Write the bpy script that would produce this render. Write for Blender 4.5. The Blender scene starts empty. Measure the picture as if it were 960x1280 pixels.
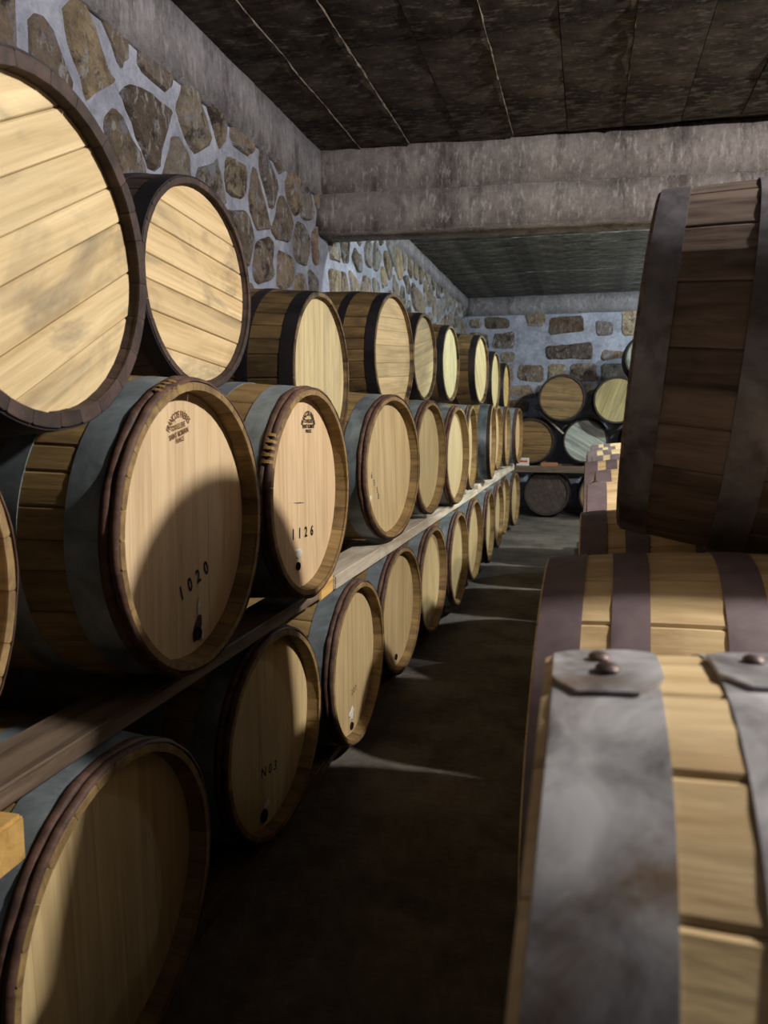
import bpy, bmesh, math, random
from mathutils import Vector, Matrix, noise

R = math.radians
PI = math.pi
rnd = random.Random(7)
scene = bpy.context.scene
COL = scene.collection

# ------------------------------------------------------------------ camera, lamps, exposure
cd = bpy.data.cameras.new('camera')
cam = bpy.data.objects.new('camera', cd)
COL.objects.link(cam)
fwd = Vector((-0.25296965, 0.96015016, -0.11881928))
rgt = Vector((0.96700049, 0.2547745, 0.0))
upv = Vector((-0.03027212, 0.1148983, 0.9929159))
cam.matrix_world = Matrix(((rgt.x, upv.x, -fwd.x, 0.0), (rgt.y, upv.y, -fwd.y, 0.0),
                           (rgt.z, upv.z, -fwd.z, 1.27), (0, 0, 0, 1)))
cd.sensor_fit = 'VERTICAL'
cd.sensor_height = 36.0
cd.lens = 961.0 / 1280.0 * 36.0
cd.clip_start = 0.02
cd.dof.use_dof = True
cd.dof.focus_distance = 2.4
cd.dof.aperture_fstop = 6.3
scene.camera = cam

world = bpy.data.worlds.new('cellar')
world.use_nodes = True
world.node_tree.nodes['Background'].inputs[0].default_value = (0.02, 0.02, 0.025, 1)
world.node_tree.nodes['Background'].inputs[1].default_value = 0.02
scene.world = world


def lamp(name, loc, power, colour, size):
    ld = bpy.data.lights.new(name, 'POINT')
    ld.energy = power
    ld.color = colour
    ld.shadow_soft_size = size
    o = bpy.data.objects.new(name, ld)
    o.location = loc
    COL.objects.link(o)
    return o


lamp('ceiling_bulb', (2.10, 1.69, 2.86), 590, (1.0, 0.96, 0.91), 0.05)
lamp('ceiling_bulb', (2.00, 5.85, 2.95), 500, (0.90, 1.0, 0.97), 0.05)
lamp('ceiling_bulb', (2.00, 9.60, 2.80), 150, (0.88, 0.98, 1.0), 0.05)

vs = scene.view_settings
vs.view_transform = 'Standard'
vs.look = 'None'
vs.gamma = 1.0
vs.use_curve_mapping = False
vs.exposure = 0.0
scene.cycles.use_denoising = True
scene.cycles.max_bounces = 6
scene.cycles.diffuse_bounces = 2
scene.cycles.sample_clamp_indirect = 4.0

# ------------------------------------------------------------------ materials


def srgb(r, g, b):
    f = lambda c: c / 12.92 if c <= 0.04045 else ((c + 0.055) / 1.055) ** 2.4
    return (f(r / 255), f(g / 255), f(b / 255), 1.0)


class NT:
    def __init__(self, name):
        self.m = bpy.data.materials.new(name)
        self.m.use_nodes = True
        self.t = self.m.node_tree
        self.b = self.t.nodes['Principled BSDF']

    def n(self, typ, **kw):
        nd = self.t.nodes.new(typ)
        for k, v in kw.items():
            setattr(nd, k, v)
        return nd

    def l(self, a, b):
        self.t.links.new(a, b)

    def coords(self, scale=(1, 1, 1), rand=True):
        tc = self.n('ShaderNodeTexCoord')
        out = tc.outputs['Object']
        if rand:
            oi = self.n('ShaderNodeObjectInfo')
            mu = self.n('ShaderNodeMath', operation='MULTIPLY')
            mu.inputs[1].default_value = 37.0
            self.l(oi.outputs['Random'], mu.inputs[0])
            ad = self.n('ShaderNodeVectorMath', operation='ADD')
            self.l(out, ad.inputs[0])
            self.l(mu.outputs[0], ad.inputs[1])
            out = ad.outputs[0]
        mp = self.n('ShaderNodeMapping')
        mp.inputs['Scale'].default_value = scale
        self.l(out, mp.inputs['Vector'])
        return mp.outputs[0]

    def noise(self, vec, scale, detail=5, rough=0.6, dist=0.0):
        nz = self.n('ShaderNodeTexNoise')
        nz.inputs['Scale'].default_value = scale
        nz.inputs['Detail'].default_value = detail
        nz.inputs['Roughness'].default_value = rough
        nz.inputs['Distortion'].default_value = dist
        self.l(vec, nz.inputs['Vector'])
        return nz.outputs['Fac']

    def ramp(self, fac, stops):
        rp = self.n('ShaderNodeValToRGB')
        el = rp.color_ramp.elements
        el[0].position, el[0].color = stops[0]
        el[1].position, el[1].color = stops[-1]
        for p, c in stops[1:-1]:
            e = el.new(p)
            e.color = c
        self.l(fac, rp.inputs[0])
        return rp.outputs[0]

    def mix(self, fac, a, b, mode='MIX'):
        mx = self.n('ShaderNodeMix', data_type='RGBA', blend_type=mode)
        for sock, val in ((mx.inputs[0], fac), (mx.inputs[6], a), (mx.inputs[7], b)):
            if hasattr(val, 'is_linked') or hasattr(val, 'links'):
                self.l(val, sock)
            else:
                sock.default_value = val
        return mx.outputs[2]

    def bump(self, h, strength, dist=0.004):
        bp = self.n('ShaderNodeBump')
        bp.inputs['Strength'].default_value = strength
        bp.inputs['Distance'].default_value = dist
        self.l(h, bp.inputs['Height'])
        self.l(bp.outputs[0], self.b.inputs['Normal'])

    def tone(self, col, lo=0.82, hi=1.15):
        """Per-piece brightness and the object's own tint."""
        oi = self.n('ShaderNodeObjectInfo')
        mr = self.n('ShaderNodeMapRange')
        mr.inputs['To Min'].default_value = lo
        mr.inputs['To Max'].default_value = hi
        self.l(oi.outputs['Random'], mr.inputs['Value'])
        cb = self.n('ShaderNodeCombineColor')
        for i in range(3):
            self.l(mr.outputs[0], cb.inputs[i])
        c = self.mix(1.0, col, cb.outputs[0], 'MULTIPLY')
        return self.mix(1.0, c, oi.outputs['Color'], 'MULTIPLY')

    def done(self, col, rough=0.7, metal=0.0, spec=0.3):
        self.l(col, self.b.inputs['Base Color'])
        if hasattr(rough, 'links'):
            self.l(rough, self.b.inputs['Roughness'])
        else:
            self.b.inputs['Roughness'].default_value = rough
        self.b.inputs['Metallic'].default_value = metal
        self.b.inputs['Specular IOR Level'].default_value = spec
        return self.m


W1 = (1, 1, 1, 1)


def wood(name, dark, light, axis='X', stain=None, stain_amt=0.5, stain_scale=3.0, rough=0.62, lo=0.85, hi=1.12,
         grain=1.0, spec=0.25):
    t = NT(name)
    sc = {'X': (1.6, 22, 22), 'Z': (14, 30, 1.4)}[axis]
    v = t.coords(sc)
    g = t.noise(v, 1.0, 8, 0.65, 0.6)
    c = t.ramp(g, [(0.30, dark), (0.5, tuple(0.4 * a + 0.6 * b for a, b in zip(dark, light))), (0.66, light)])
    if stain:
        v2 = t.coords((1, 1.3, 1.3) if axis == 'X' else (1, 1.6, 0.8))
        s = t.noise(v2, stain_scale, 4, 0.62, 0.8)
        sf = t.ramp(s, [(0.50, (0, 0, 0, 1)), (0.72, (stain_amt,) * 3 + (1,))])
        c = t.mix(sf, c, stain)
    v3 = t.coords((5, 120, 120) if axis == 'X' else (60, 120, 4))
    f = t.noise(v3, 1.0, 3, 0.6)
    ff = t.ramp(f, [(0.3, (0.84, 0.84, 0.84, 1)), (0.6, W1)])
    c = t.mix(0.7 * grain, c, t.mix(1.0, c, ff, 'MULTIPLY'))
    c = t.tone(c, lo, hi)
    t.bump(f, 0.35 * grain, 0.002)
    return t.done(c, rough, 0, spec)


def metal(name, a, b, rust=None, rough=0.5, met=0.35, scale=9.0, rust_amt=0.6):
    t = NT(name)
    v = t.coords((1, 1, 1))
    n1 = t.noise(v, scale, 6, 0.62, 0.5)
    c = t.ramp(n1, [(0.34, a), (0.70, b)])
    if rust:
        n2 = t.noise(v, scale * 0.45, 5, 0.7, 0.9)
        rf = t.ramp(n2, [(0.52, (0, 0, 0, 1)), (0.70, (rust_amt,) * 3 + (1,))])
        c = t.mix(rf, c, rust)
    c = t.tone(c, 0.9, 1.08)
    t.bump(n1, 0.25, 0.002)
    return t.done(c, rough, met, 0.4)


def flat(name, col, rough=0.7):
    t = NT(name)
    v = t.coords((1, 1, 1))
    n1 = t.noise(v, 60, 3, 0.6)
    c = t.ramp(n1, [(0.3, tuple(x * 0.8 for x in col[:3]) + (1,)), (0.7, col)])
    return t.done(c, rough, 0, 0.2)


M = {}
M['head_french'] = wood('pale oak head', srgb(184, 154, 118), srgb(216, 190, 152), 'Z', srgb(172, 146, 112), 0.35, 2.4, hi=1.03, lo=0.96, grain=0.45)
M['stave_french'] = wood('yellow brown oak stave', srgb(94, 74, 50), srgb(154, 128, 86), 'X', srgb(80, 62, 44), 0.6, 3.5)
M['head_aged'] = wood('yellow oak head with grey stains', srgb(182, 154, 110), srgb(224, 200, 158), 'Z', srgb(108, 100, 86), 0.75, 4.0, lo=0.9, hi=1.07)
M['head_bourbon'] = wood('bleached oak head', srgb(170, 150, 108), srgb(216, 198, 152), 'Z', srgb(126, 116, 90), 0.45, 3.0, lo=0.9, hi=1.06)
M['stave_bourbon'] = wood('charred brown stave', srgb(58, 46, 30), srgb(122, 98, 62), 'X', srgb(18, 16, 15), 1.0, 3.6, lo=0.6, hi=1.2)
M['stave_dark'] = wood('near black stave end', srgb(40, 31, 28), srgb(76, 60, 54), 'X', srgb(24, 20, 20), 0.6, 5.0, lo=0.75, hi=1.25)
M['hoop_black'] = metal('black steel hoop', srgb(22, 20, 24), srgb(44, 40, 44), srgb(52, 36, 28), 0.5, 0.3)
M['hoop_grey'] = metal('grey galvanised hoop', srgb(96, 104, 107), srgb(150, 159, 163), srgb(84, 87, 86), 0.48, 0.3, 10)
M['hoop_shiny'] = metal('bright galvanised hoop', srgb(90, 100, 106), srgb(150, 160, 166), None, 0.30, 0.7)
M['rod'] = wood('dark chestnut hoop rod', srgb(44, 30, 26), srgb(104, 76, 62), 'X', srgb(34, 26, 26), 0.6, 9.0)
M['binding'] = wood('straw coloured willow binding', srgb(104, 80, 44), srgb(164, 128, 74), 'X', None)
M['stave_new'] = wood('fresh light oak stave', srgb(178, 148, 104), srgb(220, 194, 148), 'X', srgb(140, 116, 84), 0.5, 4.0, lo=0.88, hi=1.08)
M['hoop_blotch'] = metal('blotched grey steel hoop', srgb(112, 108, 110), srgb(216, 214, 216), srgb(122, 98, 76), 0.42, 0.3, 15, 0.9)
M['hoop_plum'] = metal('plum brown painted hoop', srgb(104, 90, 92), srgb(132, 116, 118), None, 0.55, 0.1, 14)
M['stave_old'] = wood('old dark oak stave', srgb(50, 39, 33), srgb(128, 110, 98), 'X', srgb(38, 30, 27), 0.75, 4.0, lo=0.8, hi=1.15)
M['hoop_old'] = metal('dark worn steel hoop', srgb(72, 68, 72), srgb(136, 132, 136), srgb(58, 46, 38), 0.5, 0.4, 11)
M['head_brown'] = wood('brown weathered head', srgb(82, 64, 42), srgb(150, 122, 80), 'Z', srgb(50, 40, 30), 0.6, 3.0)
M['head_grey'] = wood('grey green weathered head', srgb(104, 110, 102), srgb(196, 200, 190), 'Z', srgb(70, 76, 72), 0.7, 4.0)
M['stave_backdark'] = wood('black brown stave', srgb(34, 28, 26), srgb(66, 56, 50), 'X', None)
M['rivet'] = metal('rusty rivet', srgb(56, 40, 36), srgb(112, 90, 82), None, 0.5, 0.3, 40)
M['ink'] = flat('black stencil ink', srgb(38, 28, 22))
M['brand'] = flat('burnt brand brown', srgb(112, 78, 48))
M['wax'] = flat('white chalky wax', srgb(216, 212, 200))
M['hole'] = flat('dark bung hole', srgb(30, 20, 18))
M['pencil'] = flat('grey pencil', srgb(96, 88, 70))
M['stain_mark'] = flat('dark wine stain', srgb(58, 40, 36))
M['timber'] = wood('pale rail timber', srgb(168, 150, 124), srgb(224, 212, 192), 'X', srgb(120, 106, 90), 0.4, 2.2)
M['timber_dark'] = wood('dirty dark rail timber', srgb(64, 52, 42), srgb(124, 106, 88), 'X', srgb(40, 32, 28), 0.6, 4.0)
M['timber_yellow'] = wood('yellow new timber', srgb(164, 122, 62), srgb(218, 176, 106), 'X', None)
M['timber_orange'] = wood('orange brown timber', srgb(120, 72, 44), srgb(168, 112, 74), 'X', None)
M['white_card'] = flat('white card', srgb(214, 204, 190))
M['red_print'] = flat('red print', srgb(168, 62, 44))


def concrete(name, a, b, stain, amt, scale=2.2, fleck=None, bumpd=0.01, streak=(1, 1, 1)):
    t = NT(name)
    v = t.coords((1, 1, 1), False)
    n1 = t.noise(v, scale, 10, 0.72)
    c = t.ramp(n1, [(0.34, a), (0.64, b)])
    vs_ = t.coords(streak, False)
    n2 = t.noise(vs_, scale * 1.9, 9, 0.74)
    c = t.mix(t.ramp(n2, [(0.50, (0, 0, 0, 1)), (0.66, (amt,) * 3 + (1,))]), c, stain)
    n3 = t.noise(v, 26, 7, 0.75)
    c = t.mix(1.0, c, t.ramp(n3, [(0.32, (0.78, 0.78, 0.78, 1)), (0.62, (1.12, 1.12, 1.12, 1))]), 'MULTIPLY')
    if fleck:
        n4 = t.noise(vs_, 19, 6, 0.75)
        c = t.mix(t.ramp(n4, [(0.53, (0, 0, 0, 1)), (0.64, (0.7, 0.7, 0.7, 1))]), c, fleck)
    c = t.tone(c, 0.92, 1.06)
    t.bump(n3, 0.7, bumpd)
    return t.done(c, 0.85, 0, 0.2)


M['mortar'] = concrete('blue grey lime mortar', srgb(126, 129, 144), srgb(170, 173, 188), srgb(104, 100, 104), 0.6, 3.0, None, 0.012)
M['beam'] = concrete('weathered grey concrete beam', srgb(96, 88, 86), srgb(146, 138, 134), srgb(58, 49, 46), 0.75, 2.2, srgb(166, 160, 156), 0.008, (1.6, 1, 0.5))
M['band'] = concrete('grey cement band', srgb(104, 100, 104), srgb(142, 138, 142), srgb(58, 52, 50), 0.75, 2.6, srgb(158, 154, 158), 0.010, (1, 1.6, 0.6))
M['ceiling'] = concrete('soot dark concrete ceiling', srgb(44, 39, 36), srgb(102, 93, 85), srgb(18, 15, 14), 0.95, 2.6, srgb(140, 132, 120), 0.016, (0.6, 1.4, 1))
M['ceiling_far'] = concrete('dark streaked concrete ceiling', srgb(58, 56, 52), srgb(136, 134, 126), srgb(34, 31, 29), 0.8, 3.4, srgb(176, 176, 166), 0.03, (0.5, 1.6, 1))
M['ridge'] = concrete('crumbly cement ridge', srgb(78, 70, 62), srgb(132, 122, 108), srgb(40, 34, 30), 0.8, 9.0)
M['floor'] = concrete('dark earthen cement floor', srgb(72, 66, 60), srgb(118, 110, 102), srgb(52, 45, 41), 0.6, 1.6, None, 0.01)
M['plaster'] = concrete('dim plaster', srgb(46, 43, 42), srgb(66, 62, 60), srgb(36, 33, 32), 0.5)


def stone_mat():
    t = NT('rubble stone')
    oi = t.n('ShaderNodeObjectInfo')
    base = t.ramp(oi.outputs['Random'], [(0.0, srgb(128, 115, 106)), (0.22, srgb(156, 138, 118)), (0.40, srgb(136, 129, 124)),
                                         (0.58, srgb(168, 150, 124)), (0.75, srgb(108, 95, 87)), (0.9, srgb(148, 142, 138)), (1.0, srgb(142, 116, 98))])
    v = t.coords((1, 1, 1))
    n1 = t.noise(v, 11, 10, 0.78, 0.2)
    f = t.ramp(n1, [(0.32, (0.42, 0.40, 0.39, 1)), (0.5, (0.95, 0.94, 0.92, 1)), (0.68, (1.5, 1.46, 1.42, 1))])
    c = t.mix(1.0, base, f, 'MULTIPLY')
    v2 = t.coords((2.4, 1, 1))
    n2 = t.noise(v2, 9, 8, 0.8, 0.3)
    c = t.mix(t.ramp(n2, [(0.54, (0, 0, 0, 1)), (0.60, (0.85,) * 3 + (1,))]), c, srgb(184, 182, 184))
    n3 = t.noise(v, 6, 8, 0.75, 0.4)
    c = t.mix(t.ramp(n3, [(0.53, (0, 0, 0, 1)), (0.62, (0.85,) * 3 + (1,))]), c, srgb(50, 42, 40))
    n4 = t.noise(v, 4.5, 7, 0.75, 0.3)
    c = t.mix(t.ramp(n4, [(0.56, (0, 0, 0, 1)), (0.62, (0.8,) * 3 + (1,))]), c, srgb(152, 154, 168))
    c = t.mix(1.0, c, oi.outputs['Color'], 'MULTIPLY')
    t.bump(n1, 1.0, 0.05)
    return t.done(c, 0.85, 0, 0.2)


M['stone'] = stone_mat()

# ------------------------------------------------------------------ helpers


def mesh_from(name, verts, faces, mat, smooth=False):
    me = bpy.data.meshes.new(name)
    me.from_pydata(verts, [], faces)
    me.validate()
    bm = bmesh.new()
    bm.from_mesh(me)
    bmesh.ops.recalc_face_normals(bm, faces=bm.faces)
    bm.to_mesh(me)
    bm.free()
    if mat:
        me.materials.append(mat)
    if smooth:
        me.polygons.foreach_set('use_smooth', [True] * len(me.polygons))
        try:
            me.set_sharp_from_angle(angle=R(35))
        except Exception:
            pass
    return me


def put(name, me, parent=None, loc=(0, 0, 0), rot=(0, 0, 0), tint=None, label=None, kind=None):
    o = bpy.data.objects.new(name, me)
    o.location = loc
    o.rotation_euler = rot
    if tint:
        o.color = tuple(tint) + (1,) if len(tint) == 3 else tint
    if parent:
        o.parent = parent
    if label:
        o['label'] = label
    if kind:
        o['kind'] = kind
    COL.objects.link(o)
    return o


def tag(o, label, cat, group=None):
    o['label'] = label
    o['category'] = cat
    if group:
        o['group'] = group
    return o


def box_mesh(name, sx, sy, sz, mat, bev=0.004, seg=1, jitter=0.0, cuts=0):
    bm = bmesh.new()
    bmesh.ops.create_cube(bm, size=1.0)
    bmesh.ops.scale(bm, vec=(sx, sy, sz), verts=bm.verts)
    if cuts:
        ax = max(range(3), key=lambda i: (sx, sy, sz)[i])
        es = [e for e in bm.edges if abs((e.verts[0].co - e.verts[1].co)[ax]) > 1e-4]
        bmesh.ops.subdivide_edges(bm, edges=es, cuts=cuts, use_grid_fill=True)
    if bev:
        es = [e for e in bm.edges if len(e.link_faces) == 2 and e.calc_face_angle() > 0.5]
        bmesh.ops.bevel(bm, geom=es, offset=bev, segments=seg, affect='EDGES')
    if jitter:
        for v in bm.verts:
            v.co += Vector([rnd.uniform(-jitter, jitter) for _ in range(3)])
    me = bpy.data.meshes.new(name)
    bm.to_mesh(me)
    bm.free()
    me.materials.append(mat)
    return me


# ------------------------------------------------------------------ barrel meshes
# Barrel axis = local X, front head at +X.  s = distance from a head end.


def prof(x, st):
    return st['R0'] + (st['Rb'] - st['R0']) * (1 - (x / (st['L'] / 2)) ** 2)


def sections(st):
    h = st['L'] / 2
    rec = st['rec']
    xs = [0.0, 0.006, rec * 0.5, rec, rec + 0.02, 0.12, 0.2, 0.3, h * 0.85]
    left = [-h + s for s in xs if s < h]
    return left + [0.0] + [-x for x in reversed(left)]


def stave_geo(st, a0, a1, proud=0.0):
    """One stave between angles a0 and a1 (about X)."""
    h = st['L'] / 2
    rec = st['rec']
    V, F = [], []
    g = 0.0005 / st['R0']
    e = 0.004 / st['R0']
    angs = [a0 + g, a0 + g + e, (a0 + a1) / 2, a1 - g - e, a1 - g]
    sx = sections(st)
    for x in sx:
        s = h - abs(x)
        r = prof(x, st) + proud
        if s < 0.001:
            r -= 0.003
        if s <= rec + 1e-6:
            th = st['tip'] + (st['th'] - st['tip']) * (s / rec)
        else:
            th = st['th']
        for i, a in enumerate(angs):
            rr = r - (0.0022 if i in (0, 4) else 0)
            V.append((x, -rr * math.sin(a), rr * math.cos(a)))
        for a in (a1 - g, (a0 + a1) / 2, a0 + g):
            rr = r - th
            V.append((x, -rr * math.sin(a), rr * math.cos(a)))
    n = 8
    for k in range(len(sx) - 1):
        for i in range(n):
            j = (i + 1) % n
            F.append((k * n + i, k * n + j, (k + 1) * n + j, (k + 1) * n + i))
    F.append(tuple(range(n)))
    F.append(tuple(range((len(sx) - 1) * n, len(sx) * n)))
    return V, F


def stave_angles(n, rg, var=0.28):
    w = [1 + rg.uniform(-var, var) for _ in range(n)]
    t = sum(w)
    a, out = 0.0, []
    for x in w:
        out.append((a, a + x / t * 2 * PI))
        a += x / t * 2 * PI
    return out


def ring_geo(prs, n=72, wob=None, closed=True):
    """Revolve (x, r) outline around X."""
    V, F = [], []
    m = len(prs)
    for k in range(n):
        a = 2 * PI * k / n
        for i, (x, r) in enumerate(prs):
            rr = r + (wob(a, i) if wob else 0)
            V.append((x, -rr * math.sin(a), rr * math.cos(a)))
    for k in range(n):
        k2 = (k + 1) % n
        for i in range(m if closed else m - 1):
            j = (i + 1) % m
            F.append((k * m + i, k * m + j, k2 * m + j, k2 * m + i))
    return V, F


def board_geo(y0, y1, rad, x_front, th, npt=9, ch=0.0014):
    """Head board: strip y0..y1 of a disc in the YZ plane, front face at x_front."""
    def outline(ya, yb, r):
        ya, yb = max(ya, -r + 1e-4), min(yb, r - 1e-4)
        up, dn = [], []
        for k in range(npt):
            y = ya + (yb - ya) * k / (npt - 1)
            z = math.sqrt(max(r * r - y * y, 1e-8))
            up.append((y, z))
            dn.append((y, -z))
        return up + dn[::-1]
    V, F = [], []
    rings = [(x_front - th, 0.0), (x_front - ch * 1.2, 0.0), (x_front, ch)]
    for x, ins in rings:
        for (y, z) in outline(y0 + ch * 0.2 + ins, y1 - ch * 0.2 - ins, rad - ins):
            V.append((x, y, z))
    n = npt * 2
    for k in range(2):
        for i in range(n):
            j = (i + 1) % n
            F.append((k * n + i, k * n + j, (k + 1) * n + j, (k + 1) * n + i))
    F.append(tuple(range(n)))
    F.append(tuple(range(2 * n, 3 * n)))
    return V, F


CACHE = {}


def barrel_kit(st):
    key = st['name']
    if key in CACHE:
        return CACHE[key]
    rg = random.Random(sum(map(ord, key)))
    h = st['L'] / 2
    kit = {}
    staves, joined = [], ([], [])
    for (a0, a1) in stave_angles(st['n'], rg):
        V, F = stave_geo(st, a0, a1, rg.uniform(-0.0008, 0.0008))
        staves.append(mesh_from('stave', V, F, M[st['stave']]))
        off = len(joined[0])
        joined[0].extend(V)
        joined[1].extend([tuple(i + off for i in f) for f in F])
    kit['staves'] = staves
    kit['joined'] = mesh_from('staves', joined[0], joined[1], M[st['stave']])
    hr = prof(h - st['rec'], st) - st['th'] + 0.008
    kit['hr'] = hr
    nb = st['boards']
    w = [1 + rg.uniform(-0.2, 0.2) for _ in range(nb)]
    w[0] *= 1.15
    w[-1] *= 1.15
    tot = sum(w)
    y, boards = -hr, []
    for x in w:
        y2 = y + x / tot * 2 * hr
        V, F = board_geo(y, y2, hr, h - st['rec'] + rg.uniform(-0.4, 0.4) * st.get('seam', 0.0014), 0.02, 9, st.get('seam', 0.0014))
        boards.append(mesh_from('head_board', V, F, M[st['head']]))
        y = y2
    kit['boards'] = boards
    V, F = ring_geo([(-h + st['rec'], hr), (-h + st['rec'] + 0.02, hr)], 40)
    F = F + [tuple(i * 2 for i in range(40)), tuple(i * 2 + 1 for i in range(40))]
    V, F = [v for v in V], [f for f in F if len(set(f)) > 2]
    kit['rear'] = mesh_from('rear_head', V, F, M[st['head']])
    hoops = []
    for (s0, s1, th, mat, nm) in st['hoops']:
        for sgn in (1, -1):
            pr = []
            K = 3
            for k in range(K):
                s = s0 + (s1 - s0) * k / (K - 1)
                pr.append((sgn * (h - s), prof(h - s, st) + th - (0.0006 if k in (0, K - 1) else 0)))
            for k in reversed(range(K)):
                s = s0 + (s1 - s0) * k / (K - 1)
                pr.append((sgn * (h - s), prof(h - s, st) - 0.0015))
            V, F = ring_geo(pr, 80)
            hoops.append((nm, mesh_from(nm, V, F, M[mat], True)))
    for (sc, rad) in st.get('rods', []):
        for sgn in (1, -1):
            ph = [rg.uniform(0, 6.28) for _ in range(4)]
            wob = lambda a, i, ph=ph: 0.0014 * math.sin(5 * a + ph[0]) + 0.0010 * math.sin(11 * a + ph[1]) + 0.0007 * math.sin(23 * a + ph[2])
            pr = []
            rr = prof(h - sc, st)
            for k in range(8):
                t = PI * k / 7
                pr.append((sgn * (h - sc + rad * math.cos(t)), rr - 0.001 + rad * 0.85 * math.sin(t)))
            V, F = ring_geo(pr, 90, wob)
            hoops.append(('chestnut_hoop', mesh_from('chestnut_hoop', V, F, M['rod'], True)))
    kit['hoops'] = hoops
    CACHE[key] = kit
    return kit


FRENCH = dict(name='french', R0=0.30, Rb=0.327, L=0.88, n=28, rec=0.040, th=0.026, tip=0.014, seam=0.0004, boards=7, head='head_french', stave='stave_french',
              hoops=[(0.0385, 0.102, 0.0022, 'hoop_grey', 'quarter_hoop'), (0.193, 0.250, 0.0022, 'hoop_grey', 'bilge_hoop')],
              rods=[(0.0095, 0.0095), (0.0285, 0.0100)])
SHINY = dict(FRENCH, name='shiny', hoops=[(0.004, 0.030, 0.002, 'hoop_black', 'chime_hoop'), (0.034, 0.100, 0.0022, 'hoop_shiny', 'quarter_hoop'),
                                          (0.193, 0.25, 0.002, 'hoop_grey', 'bilge_hoop')], rods=[])
TOP1 = dict(name='top_big', R0=0.272, Rb=0.298, L=0.78, n=26, rec=0.022, th=0.030, tip=0.0225, seam=0.0026, boards=7, head='head_aged', stave='stave_dark',
            hoops=[(0.004, 0.045, 0.002, 'hoop_black', 'chime_hoop'), (0.11, 0.15, 0.002, 'hoop_black', 'quarter_hoop'), (0.24, 0.28, 0.002, 'hoop_black', 'bilge_hoop')])
TOP2 = dict(name='top_second', R0=0.258, Rb=0.285, L=0.71, n=26, rec=0.016, th=0.024, tip=0.013, seam=0.0024, boards=7, head='head_aged', stave='stave_dark',
            hoops=[(0.002, 0.045, 0.002, 'hoop_black', 'chime_hoop'), (0.11, 0.15, 0.002, 'hoop_black', 'quarter_hoop'), (0.24, 0.28, 0.002, 'hoop_black', 'bilge_hoop')])
BOURBON = dict(name='bourbon', R0=0.258, Rb=0.285, L=0.71, n=26, rec=0.018, th=0.022, tip=0.012, boards=7, head='head_bourbon', stave='stave_bourbon',
               hoops=[(0.002, 0.048, 0.002, 'hoop_black', 'chime_hoop'), (0.155, 0.195, 0.002, 'hoop_black', 'quarter_hoop')])
BOURBON_L = dict(BOURBON, name='bourbon_large', R0=0.288, Rb=0.314, L=0.78)
NEAR = dict(name='near', R0=0.30, Rb=0.335, L=0.88, n=21, rec=0.035, th=0.026, tip=0.016, boards=7, head='head_french', stave='stave_new',
            hoops=[(0.007, 0.080, 0.0024, 'hoop_blotch', 'chime_hoop'), (0.122, 0.19, 0.0024, 'hoop_blotch', 'quarter_hoop'), (0.28, 0.34, 0.0024, 'hoop_blotch', 'bilge_hoop')])
PLUM = dict(name='plum', R0=0.30, Rb=0.333, L=0.88, n=24, rec=0.035, th=0.026, tip=0.016, boards=7, head='head_french', stave='stave_new',
            hoops=[(0.003, 0.064, 0.002, 'hoop_plum', 'chime_hoop'), (0.105, 0.157, 0.002, 'hoop_plum', 'quarter_hoop'), (0.255, 0.31, 0.002, 'hoop_plum', 'bilge_hoop')])
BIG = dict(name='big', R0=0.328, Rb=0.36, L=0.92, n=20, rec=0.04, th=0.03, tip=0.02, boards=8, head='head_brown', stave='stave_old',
           hoops=[(0.006, 0.056, 0.0024, 'hoop_old', 'chime_hoop'), (0.166, 0.226, 0.0024, 'hoop_old', 'quarter_hoop'), (0.33, 0.38, 0.0024, 'hoop_old', 'bilge_hoop')])
BACK = dict(name='back', R0=0.285, Rb=0.31, L=0.80, n=26, rec=0.03, th=0.024, tip=0.014, boards=7, head='head_brown', stave='stave_backdark',
            hoops=[(0.003, 0.045, 0.002, 'hoop_black', 'chime_hoop'), (0.12, 0.16, 0.002, 'hoop_black', 'quarter_hoop'), (0.26, 0.30, 0.002, 'hoop_black', 'bilge_hoop')])
BACK_G = dict(BACK, name='back_grey', head='head_grey')
BACK_P = dict(BACK, name='back_pale', head='head_bourbon')
BACK_D = dict(BACK, name='back_dim', head='stave_backdark')


def barrel(st, c, facing, label, group, roll=0.0, bang=0.0, yaw=0.0, tilt=0.0, full=True, head_tint=None, stave_tint=None):
    """c = centre of the front chime circle; facing = heading of the front (radians about Z)."""
    kit = barrel_kit(st)
    h = st['L'] / 2
    rot = Matrix.Rotation(facing + yaw, 4, 'Z') @ Matrix.Rotation(-tilt, 4, 'Y')
    base = Vector(c) + rot @ Vector((-h, 0, -st['Rb']))
    e = bpy.data.objects.new('wine_barrel', None)
    e.empty_display_size = 0.1
    e.matrix_world = Matrix.Translation(base) @ rot
    COL.objects.link(e)
    tag(e, label, 'barrel', group)
    up = (0, 0, st['Rb'])
    if full:
        for me in kit['staves']:
            put('stave', me, e, up, (roll, 0, 0), stave_tint)
    else:
        put('staves', kit['joined'], e, up, (roll, 0, 0), stave_tint, kind='stuff')
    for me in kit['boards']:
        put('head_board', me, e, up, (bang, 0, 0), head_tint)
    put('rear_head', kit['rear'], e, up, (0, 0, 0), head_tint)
    for nm, me in kit['hoops']:
        put(nm, me, e, up, (roll + 0.4, 0, 0))
    return e


def axis_mid(st, c, facing):
    h = st['L'] / 2
    return (c[0] - h * math.cos(facing), c[1] - h * math.sin(facing), c[2])


def nest(st, lat, below, gap=0.006):
    """Height at which a barrel lies across the barrels below: below = [(lateral, z, Rb)]."""
    best = 0
    for (l, z, rb) in below:
        d = st['Rb'] + rb + gap
        if abs(lat - l) < d:
            best = max(best, z + math.sqrt(d * d - (lat - l) ** 2))
    return best


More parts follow.
